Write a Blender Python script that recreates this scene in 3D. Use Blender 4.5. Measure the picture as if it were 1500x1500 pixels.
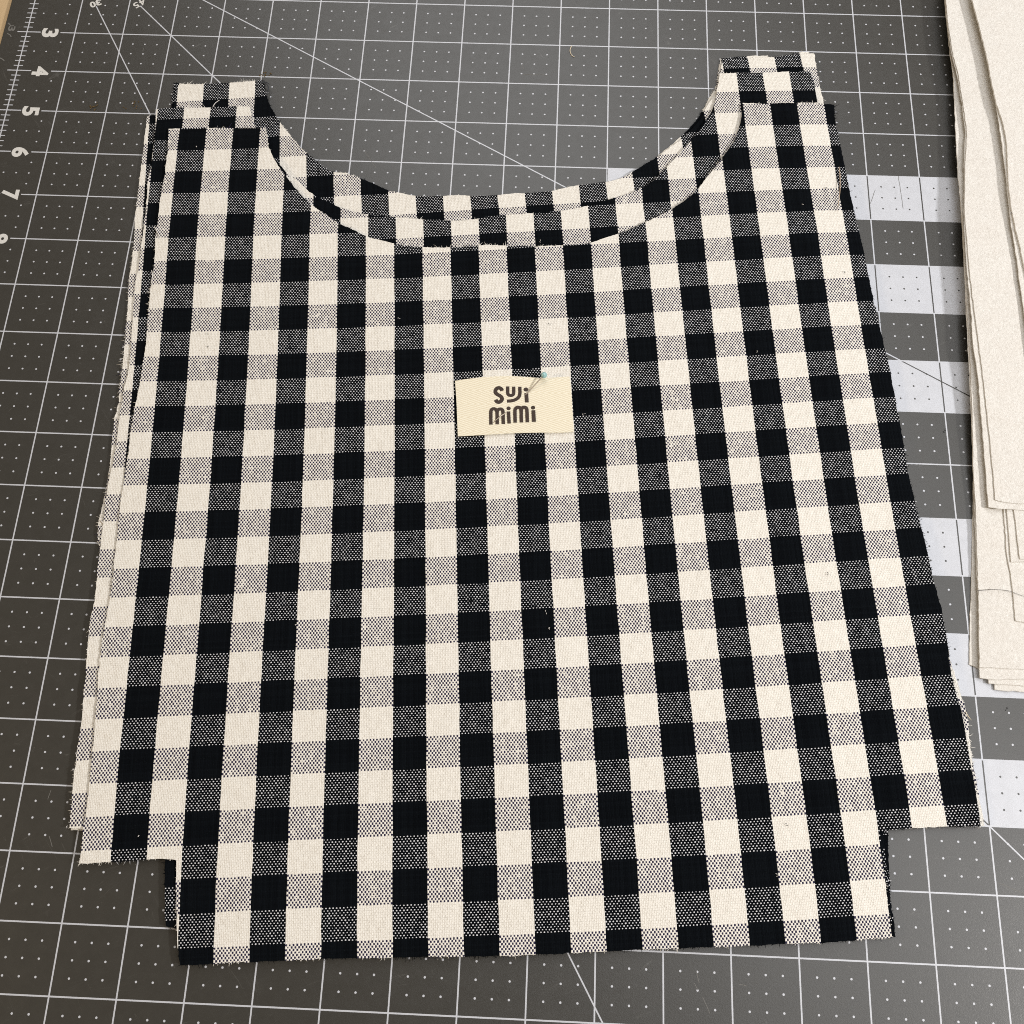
import bpy, bmesh, math, random, json
import numpy as np
from mathutils import Vector, Matrix, noise
from mathutils.geometry import delaunay_2d_cdt
random.seed(7); rng = np.random.default_rng(7)
I = 0.0254                      # one inch; all layout numbers below are inches on the mat
for o in list(bpy.data.objects): bpy.data.objects.remove(o)
D = json.loads(r'''{"bat":[["F",0.022,[18.917,-1.18,18.841,-2.799,18.782,-4.337,18.68,-6.117,18.581,-8.075,18.501,-9.795,18.364,-12.027,18.3,-12.746,18.159,-13.923,18.053,-14.663,17.949,-15.495,18.023,-15.514,18.095,-15.555,18.163,-15.53,18.822,-15.47,19.481,-15.421]],["I",0.044,[19.102,-1.198,18.833,-5.175,18.553,-9.668,18.452,-12.748,18.382,-14.656,18.298,-15.893,18.436,-15.904,18.759,-15.907,19.408,-15.88]],["H",0.066,[19.063,-1.222,18.796,-5.194,18.519,-9.682,18.396,-12.758,18.306,-14.665,18.207,-15.803,18.277,-15.805,18.761,-15.813,19.41,-15.786]],["G",0.088,[18.997,-1.248,18.734,-5.215,18.448,-9.697,18.295,-12.77,18.177,-14.445,18.066,-15.725,18.114,-15.734,18.199,-15.741,18.764,-15.707,19.414,-15.68]],["C",0.11,[18.833,-1.277,18.794,-1.823,18.779,-2.536,18.765,-3.233,18.776,-3.796,18.686,-5.089,18.627,-6.187,18.603,-7.365,18.541,-8.135,18.496,-9.124,18.461,-9.845,18.383,-11.197,18.326,-12.065,18.296,-12.912,18.227,-13.84,18.179,-14.451,18.071,-15.553,18.233,-15.551,18.773,-15.557,19.423,-15.541]],["D2",0.132,[19.128,-1.291,18.724,-8.302,18.654,-11.663,18.755,-12.842,18.716,-13.721,18.746,-13.968,18.738,-14.319,18.728,-14.773,18.858,-14.785,19.514,-14.792]],["D1",0.154,[19.159,-1.314,18.763,-8.315,18.69,-11.671,18.796,-12.848,18.786,-13.259,18.76,-13.774,18.862,-13.758,18.974,-13.753,19.647,-13.727]],["D3",0.176,[19.204,-1.336,18.827,-8.327,18.796,-11.677,18.906,-12.9,18.905,-13.322,18.901,-13.728,18.97,-13.713,19.642,-13.686]],["E2",0.198,[18.798,-1.372,18.766,-1.916,18.751,-2.625,18.753,-3.283,18.817,-3.842,18.834,-4.589,18.834,-5.152,18.722,-5.987,18.69,-6.362,18.607,-7.037,18.566,-7.68,18.538,-8.308,18.52,-9.175,18.483,-9.757,18.513,-10.566,18.495,-11.447,18.488,-12.304,18.472,-12.84,18.55,-12.85,18.72,-12.855,19.059,-12.866,19.74,-12.852]],["E1",0.22,[18.801,-1.396,18.769,-1.938,18.754,-2.647,18.77,-3.304,18.83,-3.862,18.844,-4.608,18.854,-5.17,18.731,-6.005,18.692,-6.379,18.61,-7.053,18.593,-7.694,18.571,-8.321,18.57,-9.187,18.579,-9.901,18.584,-10.339,18.595,-11.125,18.601,-11.778,18.603,-12.418,18.584,-12.711,18.666,-12.738,18.834,-12.762,19.062,-12.753,19.745,-12.727]],["A2",0.26,[19.194,-1.533,19.246,-2.069,19.314,-2.82,19.372,-3.503,19.393,-4.138,19.408,-4.709,19.419,-5.562,19.412,-6.33,19.39,-7.225,19.411,-8.096,19.41,-8.665,19.411,-8.961,19.4,-10.042,19.521,-11.325,19.76,-12.304]],["A1",0.302,[19.2,-1.578,19.206,-2.113,19.279,-2.863,19.337,-3.544,19.358,-4.177,19.393,-4.689,19.472,-5.101,19.49,-5.563,19.452,-6.103,19.424,-6.467,19.41,-6.989,19.461,-7.646,19.502,-8.249,19.603,-9.382,19.756,-10.574,20.036,-11.698]]],"label":[9.357,-10.799,9.577,-10.753,9.817,-10.713,10.083,-10.688,10.342,-10.673,10.579,-10.678,10.805,-10.689,10.966,-10.687,11.207,-10.658,11.379,-10.638,11.412,-10.886,11.436,-11.152,11.459,-11.442,11.479,-11.705,11.261,-11.734,10.965,-11.743,10.669,-11.759,10.432,-11.775,10.054,-11.815,9.735,-11.847,9.473,-11.87,9.44,-11.558,9.41,-11.229,9.381,-11.003],"logo":[[10.2005,-10.9715,10.183,-10.9368,10.1448,-10.9146,10.1065,-10.9278,10.0835,-10.9641,10.0856,-11.0072,10.1156,-11.0414,10.1664,-11.0708,10.196,-11.101,10.2047,-11.1358,10.1887,-11.1715,10.1545,-11.1923,10.119,-11.1859,10.0925,-11.1479],[10.2937,-10.8814,10.2964,-10.9423,10.3012,-11.0109,10.3169,-11.0455,10.3526,-11.0559,10.3875,-11.0468,10.4038,-11.0148,10.4027,-10.9481,10.3998,-10.8814],[10.5077,-10.8812,10.512,-10.944,10.5148,-11.0126,10.5046,-11.0659,10.4781,-11.106,10.4371,-11.1368,10.3782,-11.1585,10.2942,-11.1695],[10.6271,-10.9986,10.6362,-11.0961,10.6448,-11.1816],[10.0358,-11.6317,10.0287,-11.5263,10.0224,-11.4012,10.0288,-11.3525,10.0556,-11.3263,10.0944,-11.3307,10.1204,-11.3607,10.1314,-11.4067,10.1387,-11.5221,10.1453,-11.6218],[10.1314,-11.4067,10.1379,-11.36,10.1611,-11.3301,10.196,-11.3268,10.2251,-11.3489,10.2364,-11.4027,10.2435,-11.5181,10.2514,-11.6139],[10.3312,-11.3681,10.3395,-11.476,10.352,-11.5986],[10.4559,-11.5792,10.4496,-11.4718,10.4429,-11.3562,10.4516,-11.3113,10.4784,-11.2831,10.5171,-11.2836,10.5429,-11.3136,10.5519,-11.3636,10.5579,-11.4677,10.5655,-11.5712],[10.5519,-11.3636,10.5569,-11.3131,10.5802,-11.2812,10.6186,-11.2778,10.6442,-11.304,10.6529,-11.3482,10.6609,-11.4637,10.6682,-11.5635],[10.7643,-11.3285,10.7737,-11.4402,10.7829,-11.5514]],"dots":[[10.6174,-10.9302,21],[10.3285,-11.3063,19],[10.7554,-11.2765,19]],"pinpath":[[10.928,-10.6855,0.3],[10.8357,-10.7877,0.27],[10.6396,-11.0031,0.205],[10.5698,-11.0626,0.185],[10.4095,-11.2524,0.18],[10.2956,-11.3806,0.19],[10.2157,-11.4534,0.212],[10.1358,-11.5287,0.212],[10.0672,-11.5996,0.19],[10.0211,-11.6444,0.17]],"thr":[[11.238,-3.02,11.212,-3.127,11.228,-3.214,11.272,-3.283,11.313,-3.299],[16.395,-6.014,16.402,-6.218,16.382,-6.531,16.339,-6.81,16.306,-7.025],[18.141,-14.298,18.298,-14.275,18.431,-14.263,18.606,-14.268,18.713,-14.292,18.839,-14.339,18.965,-14.38],[4.196,-4.941,4.225,-4.856,4.283,-4.787,4.308,-4.77],[5.061,-4.254,5.145,-4.268,5.211,-4.351,5.212,-4.47,5.193,-4.539],[5.067,-4.21,5.167,-4.241,5.258,-4.306],[3.5,-7.793,3.551,-7.867,3.604,-7.956,3.646,-8.06],[3.599,-8.74,3.637,-8.856,3.637,-8.973,3.673,-9.117],[3.478,-13.623,3.549,-13.695,3.516,-13.77,3.494,-13.844,3.535,-13.94],[17.769,-16.274,17.804,-16.348,17.85,-16.41]],"specks":[[4.87,-10.279,0.18,0],[4.799,-10.045,0.18,0],[5.267,-12.708,0.18,1],[5.012,-18.714,0.18,1],[11.104,-14.951,0.18,1],[11.156,-15.212,0.18,1],[10.771,-7.784,0.14,1],[14.722,-10.01,0.18,1],[15.714,-14.116,0.18,0],[14.858,-18.124,0.18,0],[16.126,-6.493,0.18,0],[16.355,-8.336,0.18,0],[14.672,-18.858,0.18,1],[11.644,-11.351,0.18,1],[8.24,-9.551,0.18,1],[4.022,-5.96,0.18,1],[7.008,-15.312,0.18,1],[19.305,-7.283,0.7,0],[15.669,-6.88,0.18,1],[10.992,-9.577,0.18,0],[17.96,-11.372,0.01,0],[18.472,-16.185,0.01,0],[5.07,-3.967,0.01,2],[1.719,-4.867,0.01,2],[2.549,-4.806,0.01,2],[18.284,-13.106,0.01,0],[9.12,-6.787,0.1,1],[3.851,-18.618,0.09,1],[3.486,-13.693,0.09,1]],"scuff":[[10.254,-3.492,10.287,-3.63],[10.279,-3.769,10.609,-3.758],[10.608,-3.741,10.775,-3.787],[10.855,-3.698,10.937,-3.678],[13.486,-20.236,13.523,-20.4],[13.453,-20.403,13.501,-20.492],[13.569,-20.58,13.674,-20.801],[14.11,-20.392,14.219,-20.406],[15.699,-20.074,15.757,-20.09],[18.036,-18.816,18.406,-18.955],[3.565,-18.766,3.647,-18.913],[3.461,-18.074,3.436,-18.22],[17.133,-6.322,17.019,-6.638],[17.601,-5.99,17.629,-6.741],[18.438,-10.794,18.641,-11.446],[18.364,-11.391,18.651,-11.576],[7.24,-5.736,7.518,-6.147],[2.484,-3.429,2.497,-3.34]],"cam":{"C":[10.9253,-19.3655,16.9115],"R":[0.998997,-0.036824,0.025467,0.043346,0.937898,-0.344194,-0.011211,0.344952,0.938553],"f":1545.19},"mats":{"cu":[9.25559,1.39057,0.09349,-0.04815,-0.2412,-0.14949,-0.01745,17.21872,-0.14833,-0.45955,0.50215,0.45063,-0.24737,0.08598,-0.09973,0.02012,0.0877,0.00232,-0.46129,0.24016,0.35068,-0.04824,-0.07833,-0.156,0.09067,0.17633,-0.00737,0.02517],"cv":[18.07984,18.18983,-0.36812,-0.49065,0.01781,0.03214,-0.15912,-1.70187,0.06335,0.25265,-0.27168,-0.23054,0.02038,-0.45496,-0.02457,1.05245,0.51809,-0.16077,0.09902,0.32727,-0.19537,0.09749,0.07216,0.13249,0.0542,0.17601,0.00204,0.01393],"O":{"1":[[3.416,-5.524],[3.608,-5.504],[4.128,-5.467],[4.679,-5.458],[5.209,-5.434],[5.312,-5.42],[5.375,-5.664],[5.434,-5.905],[5.54,-6.122],[5.691,-6.346],[5.766,-6.454],[5.9,-6.619],[6.065,-6.842],[6.263,-7.044],[6.399,-7.173],[6.552,-7.302],[6.755,-7.437],[6.943,-7.574],[7.136,-7.662],[7.351,-7.76],[7.501,-7.855],[7.723,-7.903],[8.024,-7.974],[8.283,-8.024],[8.591,-8.043],[9.101,-8.039],[9.607,-7.977],[9.86,-7.948],[10.128,-7.959],[10.662,-7.955],[11.156,-7.914],[11.638,-7.862],[11.941,-7.737],[12.194,-7.634],[12.38,-7.553],[12.719,-7.348],[12.971,-7.198],[13.199,-7.048],[13.436,-6.875],[13.698,-6.598],[13.858,-6.347],[14.108,-5.984],[14.194,-5.841],[14.358,-5.595],[14.47,-5.349],[14.543,-5.102],[14.613,-4.771],[14.621,-4.511],[15.094,-4.52],[15.696,-4.475],[16.123,-4.46],[16.254,-4.481],[16.409,-4.489],[16.403,-4.881],[16.472,-5.415],[16.53,-5.971],[16.565,-6.419],[16.597,-6.649],[16.654,-7.19],[16.721,-7.608],[16.778,-8.151],[16.848,-8.706],[16.883,-9.021],[16.943,-9.488],[16.996,-9.812],[17.037,-10.136],[17.092,-10.715],[17.135,-11.207],[17.178,-11.786],[17.208,-12.283],[17.242,-12.557],[17.304,-12.95],[17.34,-13.266],[17.405,-13.672],[17.451,-14.104],[17.544,-14.68],[17.581,-15.203],[17.578,-15.559],[17.612,-15.876],[17.669,-16.156],[17.701,-16.369],[17.721,-16.581],[17.736,-16.896],[17.758,-17.134],[17.785,-17.564],[17.799,-18.009],[17.282,-18.048],[16.774,-18.094],[16.38,-18.136],[16.27,-18.171],[16.28,-18.365],[16.283,-18.594],[16.296,-18.822],[16.309,-19.047],[16.318,-19.284],[16.344,-19.491],[16.341,-19.655],[15.809,-19.717],[15.285,-19.77],[14.768,-19.809],[14.248,-19.859],[13.718,-19.892],[13.198,-19.939],[12.686,-19.977],[12.146,-20.028],[11.63,-20.076],[11.097,-20.114],[10.578,-20.162],[10.051,-20.185],[9.531,-20.213],[9.001,-20.25],[8.5,-20.276],[7.98,-20.311],[7.471,-20.354],[6.941,-20.396],[6.418,-20.446],[5.908,-20.489],[5.864,-20.36],[5.814,-20.129],[5.752,-19.839],[5.682,-19.42],[5.629,-19.033],[5.563,-19.012],[5.172,-19.046],[4.658,-19.098],[4.164,-19.145],[4.171,-18.957],[4.137,-18.599],[4.138,-18.377],[4.11,-17.989],[4.065,-17.511],[4.024,-17.045],[3.987,-16.635],[3.937,-16.197],[3.9,-15.681],[3.907,-15.338],[3.901,-14.921],[3.876,-14.449],[3.846,-14.018],[3.806,-13.653],[3.793,-13.307],[3.77,-13.007],[3.772,-12.703],[3.767,-12.395],[3.732,-11.902],[3.733,-11.478],[3.742,-11.02],[3.73,-10.499],[3.702,-10.026],[3.653,-9.545],[3.622,-9.144],[3.619,-8.799],[3.609,-8.578],[3.545,-8.013],[3.546,-7.743],[3.503,-7.208],[3.506,-6.943],[3.502,-6.501],[3.475,-6.048]],"2":[[3.06,-4.995],[3.43,-4.94],[3.598,-4.94],[4.127,-4.922],[4.65,-4.874],[4.91,-4.866],[4.97,-5.114],[5.104,-5.424],[5.324,-5.777],[5.565,-6.109],[5.811,-6.42],[6.017,-6.572],[6.219,-6.754],[6.413,-6.93],[6.706,-7.065],[6.946,-7.191],[7.142,-7.246],[7.337,-7.29],[7.478,-7.316],[7.758,-7.352],[8.018,-7.359],[8.538,-7.386],[9.082,-7.398],[9.314,-7.389],[9.608,-7.333],[9.825,-7.272],[10.082,-7.24],[10.635,-7.18],[11.136,-7.11],[11.625,-6.985],[11.998,-6.838],[12.191,-6.769],[12.45,-6.657],[12.64,-6.557],[12.813,-6.414],[12.918,-6.327],[13.141,-6.031],[13.354,-5.76],[13.461,-5.607],[13.622,-5.38],[13.785,-5.13],[13.992,-4.76],[14.077,-4.541],[14.151,-4.147],[14.204,-3.742],[14.543,-3.714],[15.073,-3.696],[15.576,-3.645],[16.006,-3.626],[16.055,-3.801],[16.079,-4.083],[16.098,-4.407],[16.145,-5.05],[16.207,-6.013],[16.369,-7.548],[16.578,-8.992],[16.734,-10.239],[16.886,-11.692],[17.004,-12.824],[17.186,-14.141],[17.38,-15.168],[17.535,-16.262],[17.577,-16.897],[17.619,-17.414],[17.627,-17.638],[16.329,-17.754],[16.336,-18.473],[16.356,-18.987],[16.374,-19.212],[16.391,-19.433],[13.278,-19.644],[10.25,-19.814],[7.215,-19.984],[5.754,-19.988],[5.602,-19.97],[5.543,-19.648],[5.499,-19.447],[5.449,-19.049],[5.349,-18.535],[4.107,-18.638],[3.905,-18.637],[3.874,-18.303],[3.837,-17.997],[3.814,-17.643],[3.795,-17.369],[3.801,-17.048],[3.746,-16.572],[3.71,-16.198],[3.661,-15.75],[3.633,-15.477],[3.645,-15.107],[3.615,-14.685],[3.581,-14.305],[3.555,-13.967],[3.54,-13.624],[3.502,-13.278],[3.497,-12.85],[3.514,-12.671],[3.498,-12.31],[3.497,-12.024],[3.476,-11.628],[3.456,-11.227],[3.482,-10.872],[3.447,-10.377],[3.394,-9.844],[3.333,-9.331],[3.295,-8.869],[3.308,-8.634],[3.292,-8.31],[3.273,-8.012],[3.259,-7.634],[3.221,-7.14],[3.167,-6.67],[3.181,-6.351],[3.157,-6.009],[3.114,-5.409]],"3":[[3.325,-4.343],[3.897,-4.29],[4.402,-4.249],[4.917,-4.17],[5.068,-4.165],[5.121,-4.369],[5.276,-4.751],[5.444,-5.051],[5.585,-5.262],[5.82,-5.535],[6.05,-5.816],[6.188,-5.941],[6.383,-6.101],[6.541,-6.251],[6.693,-6.346],[6.935,-6.338],[7.044,-6.361],[7.21,-6.44],[7.415,-6.512],[7.596,-6.617],[7.802,-6.72],[8.229,-6.799],[8.388,-6.831],[8.833,-6.815],[9.17,-6.766],[9.381,-6.79],[9.798,-6.775],[10.187,-6.699],[10.448,-6.69],[10.838,-6.645],[11.019,-6.592],[11.461,-6.466],[11.617,-6.437],[11.983,-6.38],[12.296,-6.275],[12.505,-6.113],[12.75,-5.909],[12.961,-5.778],[13.085,-5.645],[13.227,-5.51],[13.459,-5.307],[13.617,-5.089],[13.822,-4.835],[13.911,-4.582],[14.01,-4.356],[14.12,-4.239],[14.176,-3.983],[14.254,-3.552],[14.279,-3.291],[14.672,-3.287],[15.334,-3.239],[15.721,-3.148],[16.126,-3.121],[16.153,-3.455],[16.193,-3.945],[16.248,-4.365],[16.325,-5.161],[16.474,-6.744],[16.696,-8.531],[16.867,-10.076],[17.044,-11.926],[17.252,-13.29],[17.483,-14.699],[17.605,-15.262],[17.645,-15.517],[17.698,-15.747],[17.73,-15.965],[17.785,-16.159],[17.802,-16.309],[17.818,-16.458],[17.8,-16.63],[17.816,-16.987],[17.86,-17.553],[17.895,-17.997],[16.366,-18.112],[16.367,-18.986],[16.387,-19.212],[16.418,-19.461],[16.411,-19.64],[13.281,-19.814],[10.26,-20.021],[7.236,-20.228],[5.946,-20.322],[5.75,-19.025],[5.642,-18.59],[4.095,-18.662],[3.915,-18.664],[3.874,-17.991],[3.867,-17.254],[3.805,-16.496],[3.729,-15.715],[3.685,-14.907],[3.624,-14.375],[3.54,-14.1],[3.479,-13.957],[3.443,-13.688],[3.454,-13.29],[3.456,-13.038],[3.453,-12.682],[3.407,-12.218],[3.387,-12.036],[3.376,-11.693],[3.398,-11.398],[3.363,-11.129],[3.351,-10.774],[3.303,-10.248],[3.264,-9.826],[3.209,-9.282],[3.14,-8.876],[3.146,-8.684],[3.113,-8.103],[3.049,-7.602],[3.017,-7.216],[2.984,-6.777],[2.954,-6.235],[2.931,-5.895],[2.907,-5.502],[2.871,-5.121],[3.124,-5.079],[3.388,-5.02]],"4":[[3.257,-4.258],[3.883,-4.271],[4.906,-4.16],[5.074,-4.18],[5.125,-4.367],[5.238,-4.721],[5.415,-5.051],[5.578,-5.278],[5.813,-5.551],[6.033,-5.822],[6.373,-6.118],[6.692,-6.363],[7.206,-6.457],[7.799,-6.737],[8.385,-6.842],[9.38,-6.807],[10.449,-6.707],[11.463,-6.483],[12.012,-6.385],[12.535,-6.097],[12.984,-5.697],[13.264,-5.411],[13.574,-5.057],[13.793,-4.751],[13.962,-4.361],[14.146,-3.999],[14.245,-3.272],[14.673,-3.196],[15.209,-3.161],[15.22,-3.24],[15.715,-3.188],[15.734,-3.076],[16.024,-3.039],[16.044,-3.178],[16.098,-3.454],[16.137,-3.967],[16.203,-4.47],[16.301,-5.291],[16.477,-6.868],[16.699,-8.653],[16.869,-10.194],[17.051,-11.975],[17.254,-13.399],[17.469,-14.748],[17.569,-15.312],[17.683,-16.243],[17.798,-17.088],[17.851,-17.956],[16.432,-18.067],[16.374,-19.577],[13.286,-19.777],[10.256,-19.985],[7.224,-20.193],[5.968,-20.267],[5.721,-18.625],[4.104,-18.614],[3.943,-18.088],[3.907,-17.247],[3.845,-16.488],[3.77,-15.705],[3.727,-14.895],[3.679,-14.301],[3.569,-13.941],[3.521,-13.274],[3.515,-12.562],[3.468,-12.017],[3.455,-11.378],[3.422,-10.753],[3.336,-9.803],[3.213,-8.85],[3.147,-8.075],[3.064,-7.185],[2.968,-6.203],[2.92,-5.584],[2.961,-5.167],[3.329,-5.071]]},"uv":{"2":[[0.99325,-0.01928,0.4502,-0.5045],[0.6798,0.2106,-0.1499,-0.0412,0.0003,-0.019],[0.4427,0.2397,0.2212,0.1192,-0.0087,0.0444]],"3":[[0.97814,-0.01318,0.48451,-1.17189],[0.8449,0.2979,0.5218,-0.2375,0.1806,0.0171],[0.0955,-0.1966,0.4688,0.2692,0.1007,0.1103]],"4":[[0.97814,-0.01318,0.48451,-1.17189],[0.8449,0.2979,0.5218,-0.2375,0.1806,0.0171],[0.0955,-0.1966,0.4688,0.2692,0.1007,0.1103]]}}}''')
S = bpy.context.scene; COL = S.collection

# ------------------------------------------------------------------ camera
cd = bpy.data.cameras.new('camera'); cam = bpy.data.objects.new('camera', cd); COL.objects.link(cam)
c = D['cam']; Rm = np.array(c['R']).reshape(3, 3)
M = Matrix(Rm.tolist()).to_4x4(); M.translation = Vector(c['C']) * I
cam.matrix_world = M
cd.sensor_width = 36; cd.lens = c['f'] / 1500 * 36; cd.clip_start = .01; cd.clip_end = 20
S.camera = cam
# ------------------------------------------------------------------ light
W = bpy.data.worlds.new('World'); S.world = W; W.use_nodes = True
bg = W.node_tree.nodes['Background']; bg.inputs[0].default_value = (1.0, .80, .58, 1); bg.inputs[1].default_value = .22
def area(name, loc, target, sx, sy, power, col, shape='RECTANGLE'):
    l = bpy.data.lights.new(name, 'AREA'); l.shape = shape; l.size = sx * I; l.size_y = sy * I
    l.energy = power; l.color = col
    o = bpy.data.objects.new(name, l); COL.objects.link(o); o.location = Vector(loc) * I
    o.rotation_euler = (Vector(target) - Vector(loc)).to_track_quat('-Z', 'Y').to_euler(); return o
area('room_lamp', (57, -27, 40), (12, -11, 0), 5, 5, 17, (1.0, .97, .945))
wl = area('window_light', (18.5, 20.6, 50), (18.5, 20.6, 0), 36, 105, 15.5, (.95, .97, 1.0))
wl.rotation_euler = (0, 0, math.radians(27))
area('ceiling_lamp', (-66, -30, 46), (8, -14, 0), 14, 14, 9, (1.0, .76, .46))
S.view_settings.view_transform = 'Standard'; S.view_settings.look = 'None'
S.view_settings.exposure = .08; S.view_settings.gamma = 1
S.render.engine = 'CYCLES'; S.cycles.use_denoising = False; S.cycles.filter_width = 1.0

# ------------------------------------------------------------------ node expressions
class E:
    nt = None
    def __init__(s, v): s.v = v
    def _b(s, op, *a):
        n = E.nt.nodes.new('ShaderNodeMath'); n.operation = op
        for k, x in enumerate((s,) + a):
            if isinstance(x, E): E.nt.links.new(x.v, n.inputs[k])
            else: n.inputs[k].default_value = float(x)
        return E(n.outputs[0])
    def __add__(s, o): return s._b('ADD', o)
    __radd__ = __add__
    def __mul__(s, o): return s._b('MULTIPLY', o)
    __rmul__ = __mul__
    def __sub__(s, o): return s._b('SUBTRACT', o)
    def __rsub__(s, o): return (s * -1) + o
    def __lt__(s, o): return s._b('LESS_THAN', o)
    def __gt__(s, o): return s._b('GREATER_THAN', o)
    def floor(s): return s._b('FLOOR')
    def abs(s): return s._b('ABSOLUTE')
    def mod(s, n): return s._b('FLOORED_MODULO', n)
    def mx(s, o): return s._b('MAXIMUM', o)
    def mn(s, o): return s._b('MINIMUM', o)
    def near(s): return (s - (s + .5).floor()).abs()      # distance to nearest integer
    def ramp(s, a, b):
        n = E.nt.nodes.new('ShaderNodeMapRange'); E.nt.links.new(s.v, n.inputs[0])
        n.inputs[1].default_value = a; n.inputs[2].default_value = b; return E(n.outputs[0])
def sock(x, inp):
    if isinstance(x, E): E.nt.links.new(x.v, inp)
    elif isinstance(x, (int, float)): inp.default_value = x
    elif isinstance(x, tuple): inp.default_value = (*x, 1) if len(x) == 3 and len(inp.default_value) == 4 else x
    else: E.nt.links.new(x, inp)
def vec(x, y, z=0.):
    n = E.nt.nodes.new('ShaderNodeCombineXYZ')
    for k, q in enumerate((x, y, z)): sock(q, n.inputs[k])
    return n.outputs[0]
def sep(v):
    n = E.nt.nodes.new('ShaderNodeSeparateXYZ'); E.nt.links.new(v, n.inputs[0]); return [E(o) for o in n.outputs]
def noi(v, scale, detail=3, rough=.55):
    n = E.nt.nodes.new('ShaderNodeTexNoise'); E.nt.links.new(v, n.inputs['Vector'])
    n.inputs['Scale'].default_value = scale; n.inputs['Detail'].default_value = detail; n.inputs['Roughness'].default_value = rough
    return E(n.outputs['Fac'])
def white(v):
    n = E.nt.nodes.new('ShaderNodeTexWhiteNoise'); n.noise_dimensions = '3D'; E.nt.links.new(v, n.inputs['Vector']); return E(n.outputs['Value'])
def mix(f, a, b):
    n = E.nt.nodes.new('ShaderNodeMix'); n.data_type = 'RGBA'
    sock(f, n.inputs[0]); sock(a, n.inputs[6]); sock(b, n.inputs[7]); return n.outputs[2]
def bump(h, dist, strength=1., nrm=None):
    n = E.nt.nodes.new('ShaderNodeBump'); sock(h, n.inputs['Height']); n.inputs['Distance'].default_value = dist
    n.inputs['Strength'].default_value = strength
    if nrm: E.nt.links.new(nrm, n.inputs['Normal'])
    return n.outputs[0]
def mat(name):
    m = bpy.data.materials.new(name); m.use_nodes = True; E.nt = m.node_tree
    b = m.node_tree.nodes['Principled BSDF']; tc = m.node_tree.nodes.new('ShaderNodeTexCoord')
    sc = m.node_tree.nodes.new('ShaderNodeVectorMath'); sc.operation = 'SCALE'; sc.inputs['Scale'].default_value = 1 / I
    m.node_tree.links.new(tc.outputs['Object'], sc.inputs[0])
    return m, b, sc.outputs[0], tc.outputs['UV']           # object coordinates in inches
def put(b, **k):
    names = dict(col='Base Color', rough='Roughness', nrm='Normal', spec='Specular IOR Level', sheen='Sheen Weight', srough='Sheen Roughness', stint='Sheen Tint', trans='Transmission Weight', metal='Metallic', coat='Coat Weight', sss='Subsurface Weight')
    for a, v in k.items(): sock(v, b.inputs[names[a]])

def gingham():
    m, b, P, UV = mat('gingham_canvas')
    U0, V0, _ = sep(UV)
    wob = noi(P, 2.2, 2) - .5; wob2 = noi(P, 9., 2) - .5
    U = U0 + wob * .05 + wob2 * .016; V = V0 + wob2 * .03
    eu = U * 20; ev = V * 14
    iu = eu.floor(); iv = ev.floor()
    fu = eu - iu - .5; fv = ev - iv - .5
    par = (iu + iv).mod(2)
    ru = white(vec(iu, 3.3)); rv = white(vec(5.1, iv)); rc = white(vec(iu, iv, 2.))
    warp = U.floor().mod(2)
    weft = 1 - V.floor().mod(2)
    # black weft spreads between the white warp ends, white weft is squeezed by the black ones
    slub = noi(vec(iu * .22, iv * .5), 1.0, 2, .6) + noi(vec(iu * .9, iv * .12, 7.), 1., 1) * .7 - .85   # uneven yarn
    a = fu * (1.50 + weft * .45); q = fv * (2.05 + weft * .95)
    r2 = a * a + q * q
    dot = (r2 < ((.95 - weft * .37) * (.75 + rc * .5 + slub * 2.2))) * par
    isw = dot * weft + (1 - dot) * warp
    fl = noi(P, 1.1, 3); sp = noi(P, 14, 4, .7)
    cream = mix(fl, (.79, .765, .705), (.83, .81, .755))
    cream = mix((sp.ramp(.45, .8)) * .35, cream, (.66, .62, .55))
    black = mix(ru * .6 + rv * .4, (.0015, .0022, .0034), (.0036, .0050, .0070))
    fuzz = noi(P, 60, 2)
    black = mix((fuzz.ramp(.62, .8)) * .15, black, (.04, .045, .05))
    cream = mix(dot * weft * (1 - warp), cream, (.66, .67, .70)); black = mix(dot * warp, black, (.028, .026, .058))
    put(b, col=mix(isw, black, cream), rough=.95, spec=.05, sheen=.02, srough=.4, stint=(.9, .92, 1.))
    wh = (1 - r2.mn(1)) * par * .6 + (1 - par) * (1 - fu * fu * 2.6)
    big = noi(P, 12, 3, .6)
    n1 = bump(big + noi(P, 3.2, 2) * 1.0 + noi(P, 7.5, 2, .4) * 1.6, .0007, .42)
    put(b, nrm=bump(wh + rc * .25, .00016, .8, n1))
    return m
def twill():
    m, b, P, UV = mat('cream_twill_tape')
    x, y, _ = sep(P)
    tri = (y * 1.9).near() * .53                            # herringbone: the diagonal turns back every quarter inch
    d = ((x * .36 + tri) * 24 + noi(P, 4) * .6).mod(1)
    put(b, col=mix((d > .5) * .75 + noi(P, 30) * .2, (.86, .82, .68), (.70, .63, .47)), rough=.8, sheen=.1, nrm=bump(d.near() + noi(P, 40) * .5, .00012, .6))
    return m
def ink(name, col):
    m, b, P, UV = mat(name)
    put(b, col=mix(noi(P, 70, 2).ramp(.45, .75) * .35, col, tuple(min(1, q * 2.2 + .04) for q in col)), rough=.8, spec=.2)
    return m
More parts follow.
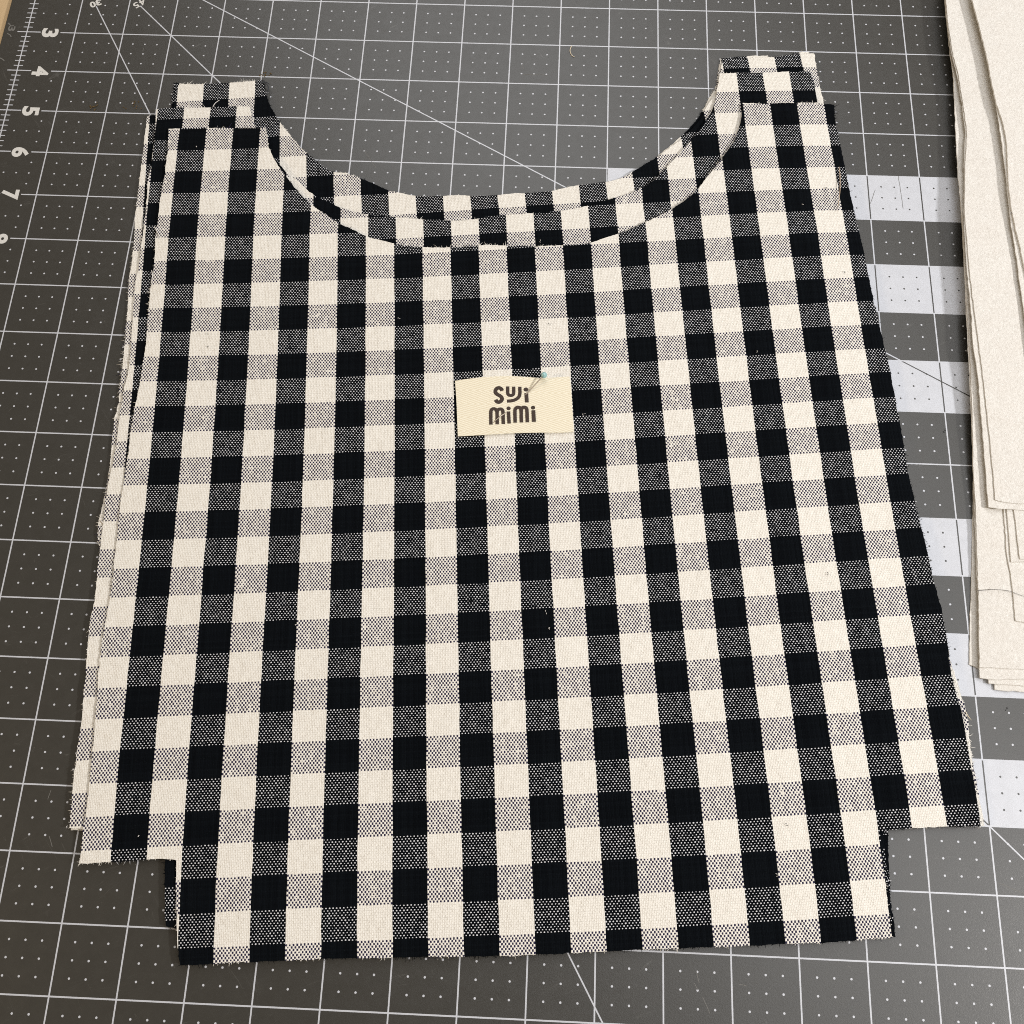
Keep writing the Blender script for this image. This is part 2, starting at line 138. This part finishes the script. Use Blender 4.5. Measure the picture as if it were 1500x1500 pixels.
def cutting_mat():
    m, b, P, UV = mat('printed_grey_vinyl')
    x, yy, _ = sep(P); y = yy * -1
    w = .0118
    onx = (x.near() < w) * (x > -.1)
    right = ((x > .70) + ((x > -.2) * (x < .29))).mn(1)
    ony = (y.near() < w) * right
    tick = ((y * 8).near() < .075) * (x.abs() < .095)
    r = x * x + y * y
    dist1 = ((y * .8660 - x * .5).abs() < .0110); dist2 = ((y * .5 - x * .8660).abs() < .0110); dist3 = ((y * .70711 - x * .70711).abs() < .0110)
    diag = (dist1 + dist2 * (r > 6.9) + dist3 * (r > 10.0)).mn(1) * (r > 6.9)
    dx = (x * 4).near(); dy = (y * 4).near()
    rad = (dx * dx + dy * dy) < .0046
    notl = ((x.near() > .12) * (y.near() > .12))
    numcol = 1 - (x < .66) * ((y * 2).near() > .25)
    wr = white(vec((x * 4 + .5).floor(), (y * 4 + .5).floor()))
    dots = rad * notl * numcol * (x > .1) * (wr > .01)
    fy = y.floor()
    band = None
    for k in (6, 8, 10, 13, 15, 17):
        t = ((fy - k).abs() < .5)
        band = t if band is None else band + t
    band = band * (x > 12)
    inv = (onx + diag + dots).mn(1)
    wt = (band - inv).abs() * (1 - ony) + ony
    wt = (wt + tick).mn(1)
    # wear: dust, hairline cuts, smudges
    n1 = noi(P, .55, 4); n2 = noi(P, 5, 5, .65); n3 = noi(P, 38, 3)
    def cuts(ax, ay, sc, th, seed):
        v = vec(x * ax + y * ay * -1 + noi(P, .5, 1) * .25 + seed, (x * ay + y * ax) * .07, seed)
        return (noi(v, sc, 1, .4) - .5).abs().ramp(th, 0) * noi(P, 1.3 + seed * .1, 2).ramp(.56, .66)
    scr = (cuts(.8, .6, 9, .004, 1.) + cuts(.3, -.95, 11, .004, 4.) + cuts(-.6, .8, 8, .003, 8.)).mn(1)
    g = mix(n2, (.030, .0295, .0265), (.036, .0355, .032))
    g = mix(n3.ramp(.66, .8) * .30, g, (.075, .073, .066))
    g = mix(scr * .20, g, (.22, .22, .21))
    wp = mix(n2.ramp(.35, .8), (.555, .58, .635), (.50, .525, .575))
    wp = mix(scr * .30, wp, (.28, .28, .30))
    wp = mix(n3.ramp(.62, .75) * .3, wp, (.40, .41, .44))
    put(b, col=mix(wt, g, wp), rough=n2.ramp(.2, .8) * .08 + .30, spec=.85, nrm=bump(n3 + noi(P, 90, 2), .00005, .5))
    return m
def batting():
    m, b, P, UV = mat('white_cotton_batting')
    f = noi(P, 22, 5, .7); l = noi(P, 3.0, 4, .65); k = noi(P, 9, 3, .6)
    c1 = mix(f.ramp(.3, .7), (.66, .64, .60), (.79, .775, .74))
    c1 = mix(l.ramp(.4, .75) * .35, c1, (.66, .62, .57))
    c1 = mix(noi(P, 30, 2).ramp(.70, .76) * .2, c1, (.5, .47, .41))
    put(b, col=c1, rough=.95, spec=.1, sheen=.1, nrm=bump(f + k * .9 + l * .8, .0009, .5))
    return m
def plain(name, col, rough=.6, var=.12, scale=20, **kw):
    m, b, P, UV = mat(name)
    put(b, col=mix(noi(P, scale, 3), tuple(q * (1 - var) for q in col), tuple(min(1, q * (1 + var)) for q in col)), rough=rough, **kw)
    return m
def table_wood():
    m, b, P, UV = mat('beige_table_laminate')
    x, y, _ = sep(P)
    put(b, col=mix(noi(vec(x * 6, y * .5), 2, 4), (.50, .36, .20), (.60, .45, .27)), rough=.5)
    return m
GING = gingham(); TWILL = twill(); VINYL = cutting_mat(); BATT = batting(); TABLE = table_wood()
INK = ink('brown_print', (.050, .036, .030)); PRINT = ink('pale_grey_print', (.60, .60, .58))
FAINT = plain('worn_pale_marks', (.15, .148, .14), .6)
CREAMT = plain('cream_thread', (.66, .58, .44), .8); TAN = plain('tan_thread', (.44, .34, .25), .8); DARK = plain('dark_thread', (.03, .035, .045), .8)
GREYT = plain('grey_hair', (.13, .12, .115), .6); RUST = plain('brown_residue', (.11, .07, .02), .8); WHITEL = plain('white_lint', (.72, .70, .68), .9)
STEEL = plain('pin_steel', (.42, .36, .29), .35, metal=.3); GLASS = plain('aqua_glass', (.42, .72, .74), .08, var=.05, trans=.35, coat=.6)
BEDGE = BATT

# ------------------------------------------------------------------ mesh helpers
def mesh_obj(name, verts, faces, m, parent=None, uv=None, smooth=None, origin=(0, 0, 0)):
    """verts in inches (world); origin is the object's own place in inches"""
    v = (np.asarray(verts, float) - np.asarray(origin)) * I
    me = bpy.data.meshes.new(name); me.from_pydata(v.tolist(), [], faces); me.materials.append(m)
    if uv is not None:
        l = me.uv_layers.new(name='UVMap'); idx = np.zeros(len(me.loops), int); me.loops.foreach_get('vertex_index', idx)
        l.data.foreach_set('uv', np.asarray(uv)[idx].ravel())
    if smooth is not None: me.polygons.foreach_set('use_smooth', smooth if hasattr(smooth, '__len__') else [smooth] * len(me.polygons))
    me.update()
    o = bpy.data.objects.new(name, me); COL.objects.link(o)
    if parent: o.parent = parent; o.location = (np.asarray(origin) * I - np.array(parent.location)).tolist()
    else: o.location = (np.asarray(origin) * I).tolist()
    return o
def tag(o, label=None, cat=None, group=None, kind=None):
    for k, v in (('label', label), ('category', cat), ('group', group), ('kind', kind)):
        if v: o[k] = v
    return o
def resample(p, step, closed=True):
    p = np.asarray(p); q = np.vstack([p, p[:1]]) if closed else p
    out = []
    for a, b in zip(q[:-1], q[1:]):
        n = max(1, int(round(np.linalg.norm(b - a) / step)))
        for i in range(n): out.append(a + (b - a) * i / n)
    if not closed: out.append(q[-1])
    return np.array(out)
def soften(p, n=1, keep=35):
    """round gentle bends of a closed outline, keep true corners"""
    for _ in range(n):
        a = np.roll(p, 1, 0); c_ = np.roll(p, -1, 0)
        d1 = p - a; d2 = c_ - p
        ang = np.degrees(np.abs(np.angle((d2[:, 0] + 1j * d2[:, 1]) / (d1[:, 0] + 1j * d1[:, 1]))))
        m_ = (ang < keep)[:, None]
        p = np.where(m_, p * .5 + (a + c_) * .25, p)
    return p
def n1(x, y, s, z=0.): return noise.noise(Vector((x * s, y * s, z)))
def sheet(name, outline, zf, thick, m, step=.09, grid=.24, jitter=0., uvf=None, parent=None, origin=None, edge_round=0.):
    p = resample(outline, step); p = soften(p, 3)
    if jitter:
        t = np.roll(p, -1, 0) - np.roll(p, 1, 0); nn = np.c_[t[:, 1], -t[:, 0]]; nn /= np.linalg.norm(nn, axis=1)[:, None] + 1e-9
        p = p + nn * (rng.normal(0, jitter, len(p)) + np.array([n1(a, b, 3.1, 5) for a, b in p]) * jitter * 1.6)[:, None]
    lo = p.min(0); hi = p.max(0); pts = []
    e1 = p; e2 = np.roll(p, -1, 0)
    gy = np.arange(lo[1], hi[1], grid * .87)
    gx = np.arange(lo[0], hi[0], grid)
    G = np.array([(x + (grid / 2 if j % 2 else 0), y) for j, y in enumerate(gy) for x in gx])
    inside = np.zeros(len(G), bool)
    for a, b in zip(e1, e2):
        cr = (a[1] > G[:, 1]) != (b[1] > G[:, 1])
        with np.errstate(divide='ignore', invalid='ignore'):
            xs = a[0] + (G[:, 1] - a[1]) / (b[1] - a[1]) * (b[0] - a[0])
        inside ^= cr & (G[:, 0] < xs)
    G = G[inside]
    dm = np.full(len(G), 9.)
    for k in range(0, len(p), 1): dm = np.minimum(dm, np.hypot(*(G - p[k]).T))
    G = G[dm > grid * .45]
    n = len(p)
    allp = np.vstack([p, G])
    r = delaunay_2d_cdt([Vector(q) for q in allp.tolist()], [(i, (i + 1) % n) for i in range(n)], [list(range(n))], 1, 1e-6)
    vv = np.array([(q[0], q[1]) for q in r[0]]); F = [tuple(f) for f in r[2]]
    # outward orientation (counter-clockwise seen from above)
    def area2(f): a, b_, c_ = vv[list(f)][:3]; return (b_[0] - a[0]) * (c_[1] - a[1]) - (b_[1] - a[1]) * (c_[0] - a[0])
    F = [f if area2(f) > 0 else f[::-1] for f in F]
    z = np.array([zf(a, b_) for a, b_ in vv])
    nv = len(vv)
    # border edges
    cnt = {}
    for f in F:
        for a, b_ in zip(f, f[1:] + f[:1]): cnt[(a, b_)] = 1
    bord = [(a, b_) for (a, b_) in cnt if (b_, a) not in cnt]
    V = [np.c_[vv, z]]; faces = list(F); sm = [True] * len(F)
    V.append(np.c_[vv, z - thick]); faces += [tuple(i + nv for i in f[::-1]) for f in F]; sm += [True] * len(F)
    uv = np.zeros((nv, 2)) if uvf is None else uvf(vv)
    UVs = [uv, uv]
    if edge_round:
        # rim bulges outwards: two extra rings
        bi = sorted({i for e in bord for i in e}); mp = {i: k for k, i in enumerate(bi)}
        out = {}
        for a, b_ in bord:
            t = vv[b_] - vv[a]; nrm = np.array([t[1], -t[0]]) / (np.linalg.norm(t) + 1e-9)
            for i in (a, b_): out[i] = out.get(i, 0) + nrm
        nr = np.array([out[i] / (np.linalg.norm(out[i]) + 1e-9) for i in bi])
        rings = []; base = 2 * nv
        for fz, fo in ((.0, 0), (.22, .75), (.5, 1.), (.78, .75), (1., 0)):
            V.append(np.c_[vv[bi] + nr * edge_round * fo, z[bi] - thick * fz]); UVs.append(uv[bi]); rings.append(base); base += len(bi)
        for r0, r1 in zip(rings[:-1], rings[1:]):
            for a, b_ in bord: faces.append((r0 + mp[a], r1 + mp[a], r1 + mp[b_], r0 + mp[b_])); sm.append(True)
    else:
        base = 2 * nv
        V.append(np.c_[vv, z]); V.append(np.c_[vv, z - thick]); UVs += [uv, uv]
        for a, b_ in bord: faces.append((base + a, base + nv + a, base + nv + b_, base + b_)); sm.append(False)
    V = np.vstack(V); UVs = np.vstack(UVs)
    used = np.zeros(len(V), bool); used[[i for f in faces for i in f]] = True
    mp2 = np.cumsum(used) - 1
    faces = [tuple(int(mp2[i]) for i in f) for f in faces]; V = V[used]; UVs = UVs[used]
    og = origin if origin is not None else (*vv.mean(0), float(z.min() - thick))
    o = mesh_obj(name, V, faces, m, parent, UVs, sm, og)
    return o, p
def tube(path, r, m, name, parent=None, sides=6, taper=False, origin=None, uvs=None):
    path = np.asarray(path, float); V = []; F = []
    n = len(path)
    for i in range(n):
        t = path[min(i + 1, n - 1)] - path[max(i - 1, 0)]; t /= np.linalg.norm(t) + 1e-12
        u = np.cross(t, (0, 0, 1.)); u = u / (np.linalg.norm(u) + 1e-12); w_ = np.cross(u, t)
        rr = r * (1 - .8 * (i / (n - 1)) ** 3 if taper else 1)
        for k in range(sides):
            a = 2 * math.pi * k / sides; V.append(path[i] + rr * (math.cos(a) * u + math.sin(a) * w_))
    for i in range(n - 1):
        for k in range(sides): F.append((i * sides + k, i * sides + (k + 1) % sides, (i + 1) * sides + (k + 1) % sides, (i + 1) * sides + k))
    F.append(tuple(range(sides))[::-1]); F.append(tuple((n - 1) * sides + k for k in range(sides)))
    return mesh_obj(name, V, F, m, parent, None, True, origin if origin is not None else path[0])
def smooth_path(p, k=6):
    p = np.asarray(p, float); out = []
    q = np.vstack([2 * p[0] - p[1], p, 2 * p[-1] - p[-2]])
    for i in range(1, len(q) - 2):
        for j in range(k):
            t = j / k; a, b_, c_, d = q[i - 1:i + 3]
            out.append(.5 * (2 * b_ + (c_ - a) * t + (2 * a - 5 * b_ + 4 * c_ - d) * t * t + (-a + 3 * b_ - 3 * c_ + d) * t ** 3))
    out.append(q[-2]); return np.array(out)
def ribbon(path, width, zf, m, name, parent, thick=.002, round_ends=False):
    """flat printed stroke following a surface"""
    p = np.asarray(path, float)[:, :2]; n = len(p); V = []; F = []
    if round_ends:
        for s in (0, -1): pass
    for i in range(n):
        t = p[min(i + 1, n - 1)] - p[max(i - 1, 0)]; t /= np.linalg.norm(t) + 1e-12; nn = np.array([-t[1], t[0]])
        for s in (-1, 1):
            q = p[i] + nn * s * width / 2; V.append((*q, zf(*q) + thick))
    for i in range(n - 1): F.append((2 * i, 2 * i + 2, 2 * i + 3, 2 * i + 1)[::1])
    return mesh_obj(name, V, F, m, parent, None, False, (*p.mean(0), zf(*p.mean(0))))
def disc(cx, cy, r, zf, m, name, parent, thick=.002, n=20, sy=1.):
    V = [(cx, cy, zf(cx, cy) + thick)] + [(cx + r * math.cos(a), cy + r * sy * math.sin(a), zf(cx, cy) + thick) for a in np.linspace(0, 2 * math.pi, n, endpoint=False)]
    return mesh_obj(name, V, [(0, 1 + k, 1 + (k + 1) % n) for k in range(n)], m, parent, None, False, V[0])
def bezpts(s): return np.array([[float(a) for a in q.split(',')] for q in s.split()])

# ------------------------------------------------------------------ table and cutting mat
def slab(name, x0, x1, y0, y1, zt, zb, m, bev, origin):
    bm = bmesh.new(); bmesh.ops.create_cube(bm, size=1)
    for v in bm.verts:
        v.co = Vector(((x0 + x1) / 2 + v.co.x * (x1 - x0), (y0 + y1) / 2 + v.co.y * (y1 - y0), (zt + zb) / 2 + v.co.z * (zt - zb)))
    bmesh.ops.bevel(bm, geom=list(bm.edges), offset=bev, segments=3, profile=.6, affect='EDGES')
    for v in bm.verts: v.co = (v.co - Vector(origin)) * I
    me = bpy.data.meshes.new(name); bm.to_mesh(me); bm.free(); me.materials.append(m)
    o = bpy.data.objects.new(name, me); COL.objects.link(o); o.location = Vector(origin) * I
    return o
table = slab('table_top', -14, 40, -44, 8, -.10, -1.3, TABLE, .1, (0, 0, -.10)); tag(table, kind='structure')
cmat = slab('cutting_mat', -.50, 24.5, -36.5, .50, 0., -.098, VINYL, .03, (0, 0, 0))
tag(cmat, 'dark grey self healing cutting mat with white inch grid under the checked fabric', 'cutting mat')
flat = lambda x, y: 0.0
FONT = bpy.data.fonts.load('<builtin>') if False else None
def glyph(ch, cx, cy, w, h, rot, m, bold=.035, name='printed_numeral', label=None, hgt=.0025):
    """a printed digit: w across, h tall in inches, turned by rot degrees"""
    cu = bpy.data.curves.new('g', 'FONT'); cu.body = ch; cu.size = 1; cu.offset = bold; cu.resolution_u = 4; cu.fill_mode = 'FRONT'
    t = bpy.data.objects.new('g', cu); COL.objects.link(t)
    me = bpy.data.meshes.new_from_object(t.evaluated_get(bpy.context.evaluated_depsgraph_get()))
    bpy.data.objects.remove(t)
    co = np.array([v.co[:] for v in me.vertices]); lo, hi = co.min(0), co.max(0)
    co[:, 0] = ((co[:, 0] - (lo[0] + hi[0]) / 2) / (hi[0] - lo[0])) * w; co[:, 1] = ((co[:, 1] - (lo[1] + hi[1]) / 2) / (hi[1] - lo[1])) * h
    a = math.radians(rot); x = co[:, 0] * math.cos(a) - co[:, 1] * math.sin(a); y = co[:, 0] * math.sin(a) + co[:, 1] * math.cos(a)
    F = [tuple(f.vertices) for f in me.polygons]; bpy.data.meshes.remove(me)
    V = np.c_[x + cx, y + cy, np.full(len(x), hgt)]
    o = mesh_obj(name, V, F, m, cmat, None, False, (cx, cy, 0))
    if label: o['label'] = label
    return o
for k in range(3, 9):
    glyph(str(k), .485, -k - .015, .235 if k != 4 else .25, .345, -90, PRINT, .038)
glyph('1', .485, -1.1, .12, .345, -90, PRINT, .03); glyph('2', .485, -2, .235, .345, -90, PRINT, .03)
glyph('3', 1.345, -2.175, .115, .17, -158, PRINT, .04); glyph('0', 1.235, -2.235, .12, .165, -152, PRINT, .04)
glyph('4', 2.262, -2.135, .115, .165, -142, PRINT, .02); glyph('5', 2.150, -2.222, .11, .16, -142, PRINT, .02)
glyph('3', -.335, -2.93, .13, .15, -90, FAINT, .03); glyph('4', -.47, -4.0, .1, .13, -90, PRINT, .03)
for s in (((-.44, -2.78), (-.36, -2.86), (-.31, -2.84)), ((-.40, -3.06), (-.33, -3.10), (-.30, -3.15)), ((-.42, -3.70), (-.36, -3.73), (-.31, -3.77))):
    ribbon(smooth_path(np.array(s), 4), .022, flat, FAINT, 'printed_stroke', cmat, .003)
for q in D['scuff']:
    p = np.array(q).reshape(-1, 2); p = resample(p, .05, False); p += rng.normal(0, .002, p.shape)
    o = ribbon(p, .009, flat, FAINT, 'scuff_mark', cmat, .0015)

# ------------------------------------------------------------------ the cut fabric pieces
DEG = 6
def pbasis(xy):
    x = (xy[:, 0] - 10) / 9; y = (xy[:, 1] + 11) / 9
    return np.stack([x ** i * y ** j for i in range(DEG + 1) for j in range(DEG + 1 - i)], 1)
cu_, cv_ = np.array(D['mats']['cu']), np.array(D['mats']['cv'])
def uvfun(k):
    def f(vv):
        if k == 1: B = pbasis(vv); return np.c_[B @ cu_ + 40, B @ cv_ + 40]
        s, a, b_ = D['mats']['uv'][str(k)]
        q = (vv[:, 0] + 1j * vv[:, 1]) * complex(s[0], s[1]) + complex(s[2], s[3])
        B = pbasis(np.c_[q.real, q.imag]); x = (vv[:, 0] - 10) / 9; y = (vv[:, 1] + 11) / 9
        C6 = np.stack([np.ones_like(x), x, y, x * x, x * y, y * y], 1)
        return np.c_[B @ cu_ + C6 @ np.array(a) + 40, B @ cv_ + C6 @ np.array(b_) + 40]
    return f
RISE = {1: .042, 2: .020, 3: .005, 4: 0}            # the neckline and straps stand a little clear of one another
ZB = {1: .15, 2: .11, 3: .07, 4: .035}
def cloth_z(k):
    amp = {1: .016, 2: .011, 3: .008, 4: .004}[k]
    def f(x, y):
        s = min(1, max(0, (y + 9.5) / 2)); s = s * s * (3 - 2 * s)
        return ZB[k] + RISE[k] * s + amp * n1(x, y, .42, 1.) + amp * .5 * n1(x, y, 1.3, 2.) + .0022 * n1(x, y, 3.5, k * 3.)
    return f
PIECES = {1: 'topmost checked fabric bib piece with the cream label pinned on it',
          2: 'second checked fabric bib piece, its edge showing just outside the topmost one',
          3: 'third checked fabric bib piece, standing highest at both straps under two others',
          4: 'lowest checked fabric bib piece, only slivers showing at the strap tops and side edge'}
for k in (4, 3, 2, 1):
    ol = np.array(D['mats']['O'][str(k)]).reshape(-1, 2)
    zf = cloth_z(k)
    o, rim = sheet('fabric_piece', ol, zf, .024, GING, step=.06, grid=.22, jitter=.0045, uvf=uvfun(k))
    tag(o, PIECES[k], 'fabric piece', 'checked fabric bib pieces stacked on the mat')
    # frayed weft and warp ends standing out of the cut edge
    t = np.roll(rim, -1, 0) - np.roll(rim, 1, 0); nn = np.c_[t[:, 1], -t[:, 0]]; nn /= np.linalg.norm(nn, axis=1)[:, None] + 1e-9
    if np.sum(rim[:, 0] * np.roll(rim[:, 1], -1) - np.roll(rim[:, 0], -1) * rim[:, 1]) < 0: nn = -nn
    V = []; F = []; UV = []; uf = uvfun(k)
    stops = resample(rim, .021)
    tt = np.roll(stops, -2, 0) - np.roll(stops, 2, 0); nn = np.c_[tt[:, 1], -tt[:, 0]]; nn /= np.linalg.norm(nn, axis=1)[:, None] + 1e-9
    if np.sum(rim[:, 0] * np.roll(rim[:, 1], -1) - np.roll(rim[:, 0], -1) * rim[:, 1]) < 0: nn = -nn
    uvs = uf(stops - nn * .02)
    for i, (q, d) in enumerate(zip(stops, nn)):
        busy = n1(q[0], q[1], .8, 9 + k)
        if rng.random() > .42 + busy * .9: continue
        L = .010 + abs(rng.normal(0, .014)) * (1 + 2.2 * max(0, busy)) + (.05 * rng.random() if rng.random() < .025 else 0)
        z0 = zf(*q) - .010 + rng.normal(0, .004); dirv = np.array([d[0], d[1], 0]) + np.array([*rng.normal(0, .45, 2), 0])
        dirv /= np.linalg.norm(dirv)
        a = np.array([q[0], q[1], z0]) - np.array([d[0], d[1], 0]) * .008; b_ = a + dirv * (L + .008) * .6; c_ = b_ + (dirv + np.array([*rng.normal(0, .7, 2), rng.normal(-.1, .3)])) * L * .4
        c_[2] = max(c_[2], .004)
        rr = .0052
        s = np.cross(dirv, (0, 0, 1.)); base = len(V)
        for pt, r_ in ((a, rr), (b_, rr * .9), (c_, rr * .35)):
            for w_ in (s, -s * .5 + np.array([0, 0, .87]), -s * .5 - np.array([0, 0, .87])): V.append(pt + w_ * r_); UV.append(uvs[i])
        for l in (0, 3):
            for j in range(3): F.append((base + l + j, base + l + (j + 1) % 3, base + l + 3 + (j + 1) % 3, base + l + 3 + j))
        F.append((base + 6, base + 7, base + 8))
    fr = mesh_obj('frayed_threads', V, F, GING, o, np.array(UV), True, np.array(o.location) / I)
    fr['kind'] = 'stuff'

# ------------------------------------------------------------------ label, print and pin
top = cloth_z(1)
lab = np.array(D['label']).reshape(-1, 2)
lx0, lx1 = lab[:, 0].min(), lab[:, 0].max(); lyc = lab[:, 1].mean()
def lab_z(x, y):
    u = (x - lx0) / (lx1 - lx0)
    return .190 + .010 * math.sin(math.pi * min(1, max(0, u))) * (1 if y > lyc else .5) + .003 * n1(x, y, 2.)
lo, _ = sheet('fabric_label', lab, lab_z, .012, TWILL, step=.04, grid=.08, jitter=.001)
tag(lo, 'small cream twill label with brown lettering pinned near the middle of the top fabric', 'label')
for k, q in enumerate(D['logo']):
    p = smooth_path(np.array(q).reshape(-1, 2), 6)
    wd = .068 if k in (0,) else (.066 if k in (3, 9) else .060)
    ribbon(p, wd, lab_z, INK, 'printed_letter', lo, .0035 + .0008 * k)
for *p, r in D['dots']:
    disc(p[0], p[1], r / 6.818 * .0133, lab_z, INK, 'printed_letter_dot', lo, .0035)
pp = np.array(D['pinpath']).reshape(-1, 3)
pin = bpy.data.objects.new('sewing_pin', None); pin.location = pp[0] * I; COL.objects.link(pin)
tag(pin, 'thin steel sewing pin with aqua glass head holding the cream label', 'pin')
tube(smooth_path(pp, 5), .0115, STEEL, 'shaft', pin, 8, taper=True)
bm = bmesh.new(); bmesh.ops.create_uvsphere(bm, u_segments=24, v_segments=14, radius=.056 * I)
me = bpy.data.meshes.new('head'); bm.to_mesh(me); bm.free(); me.materials.append(GLASS); me.polygons.foreach_set('use_smooth', [True] * len(me.polygons))
hd = bpy.data.objects.new('head', me); COL.objects.link(hd); hd.parent = pin

# ------------------------------------------------------------------ batting pile
BL = {'F': 'lowest thin strip of white batting, poking out left of the pile near its foot', 'I': 'white batting sheet at the foot of the pile, the longest bottom edge',
      'H': 'white batting sheet with its corner stepping out second lowest at the foot of the pile', 'G': 'white batting sheet with narrow corner tab third from the bottom at the pile foot',
      'C': 'wide white batting sheet whose long left edge borders the grey mat', 'D2': 'white batting sheet under the crosswise step, its corner reaching lowest there',
      'D1': 'white batting sheet below the crosswise step, the first short one from the left', 'D3': 'white batting sheet below the crosswise step, the short one farthest right',
      'E2': 'white batting sheet ending at the crosswise step, left one of two close edges', 'E1': 'broad white batting sheet ending at the crosswise step, right one of two close edges',
      'A2': 'creamy batting sheet with its lip peeking from under the topmost sheet', 'A1': 'topmost white batting sheet with raised left edge at the upper right corner'}
for n, z, q in D['bat']:
    ol = np.array(q).reshape(-1, 2)
    ol = np.vstack([ol, [[22.2, ol[-1, 1]], [22.2, ol[0, 1] ]]])
    sd = (ord(n[0]) * 3 + len(n) * 7) % 11
    up = n in ('A1', 'A2')
    def zf(x, y, z=z, up=up):
        s = min(1, max(0, (y + 13.5) / 4)); s = s * s * (3 - 2 * s); q = min(1, max(0, (y + 9) / 5)); q = q * q * (3 - 2 * q)
        return z + .15 * s + (.03 + .07 * q if up else 0) + .006 * n1(x, y, .5, 4.) + .003 * n1(x, y, 2.2, 3.)
    o, _ = sheet('batting_sheet', ol, zf, .020 if n != 'A1' else .04, BATT, step=.08, grid=.3, jitter=.003, edge_round=.008)
    tag(o, BL[n], 'batting', 'white batting sheets piled at the right edge of the mat')

# ------------------------------------------------------------------ stray threads and lint
TH = [(CREAMT, .009, .012, 'short curved pale thread lying on the grey mat above the neckline'), (TAN, .009, .245, 'long tan thread curling down the right armhole edge of the top fabric'),
      (GREYT, .0045, .36, 'long fine grey hair lying across the white batting'), (WHITEL, .007, .178, 'short pale thread end on the left strap of the checked fabric'),
      (DARK, .010, .115, 'dark frayed tuft curling off the top corner of the left strap'), (DARK, .010, .105, 'straight dark thread end sticking out at the top corner of the left strap'),
      (WHITEL, .009, .215, 'pale loose thread hanging beside the left armhole edge near the numeral eight'), (WHITEL, .008, .205, 'thin pale thread lying along the left edge of the topmost fabric, second from the top'),
      (WHITEL, .009, .10, 'curled pale fray on the left outer edge of the fabric stack, halfway down'), (CREAMT, .009, .11, 'pale thread sticking out from the lower right side edge over the mat')]
for (m_, r_, z_, lb), q in zip(TH, D['thr']):
    p = np.array(q).reshape(-1, 2); p = smooth_path(np.c_[p, np.full(len(p), z_)], 5)
    if m_ is GREYT:
        for v in p: v[2] = .155 if v[0] < 18.95 else .24
    o = tube(p, r_, m_, 'stray_thread', None, 6, True); tag(o, lb, 'thread')
V = []; F = []; parts = {0: ([], []), 1: ([], []), 2: ([], [])}
for x, y, z, c_ in D['specks']:
    if z > .15 and x < 18: z += .05 * min(1, max(0, (y + 9.5) / 2))
    V, F = parts[int(c_)]
    for _ in range(2 if c_ != 2 else 14):
        sp = .03 if c_ != 2 else .11
        ox, oy = rng.normal(0, sp * .5, 2); L = rng.uniform(.010, .024) if c_ != 2 else rng.uniform(.01, .03); a = rng.uniform(0, 6.28); w_ = .0065 if c_ != 2 else .012
        dx, dy = math.cos(a), math.sin(a); b0 = len(V)
        for s, t, h in ((-1, 0, .0), (0, 1, .0), (1, 0, .0), (0, -1, .0), (0, 0, .010)):
            V.append((x + ox + dx * s * L - dy * t * w_, y + oy + dy * s * L + dx * t * w_, z + h))
        F += [(b0, b0 + 3, b0 + 4), (b0 + 3, b0 + 2, b0 + 4), (b0 + 2, b0 + 1, b0 + 4), (b0 + 1, b0, b0 + 4), (b0, b0 + 1, b0 + 2, b0 + 3)]
for c_, (m_, nm, lb) in {0: (DARK, 'dark_lint', 'tiny dark lint specks scattered on the fabric and batting'), 1: (WHITEL, 'pale_lint', 'tiny pale lint specks scattered on the black checks'), 2: (RUST, 'brown_residue', 'small brown residue crumbs on the mat beside the left strap')}.items():
    V, F = parts[c_]
    o = mesh_obj(nm, V, F, m_, None, None, False, V[0]); tag(o, lb, 'lint', kind='stuff')
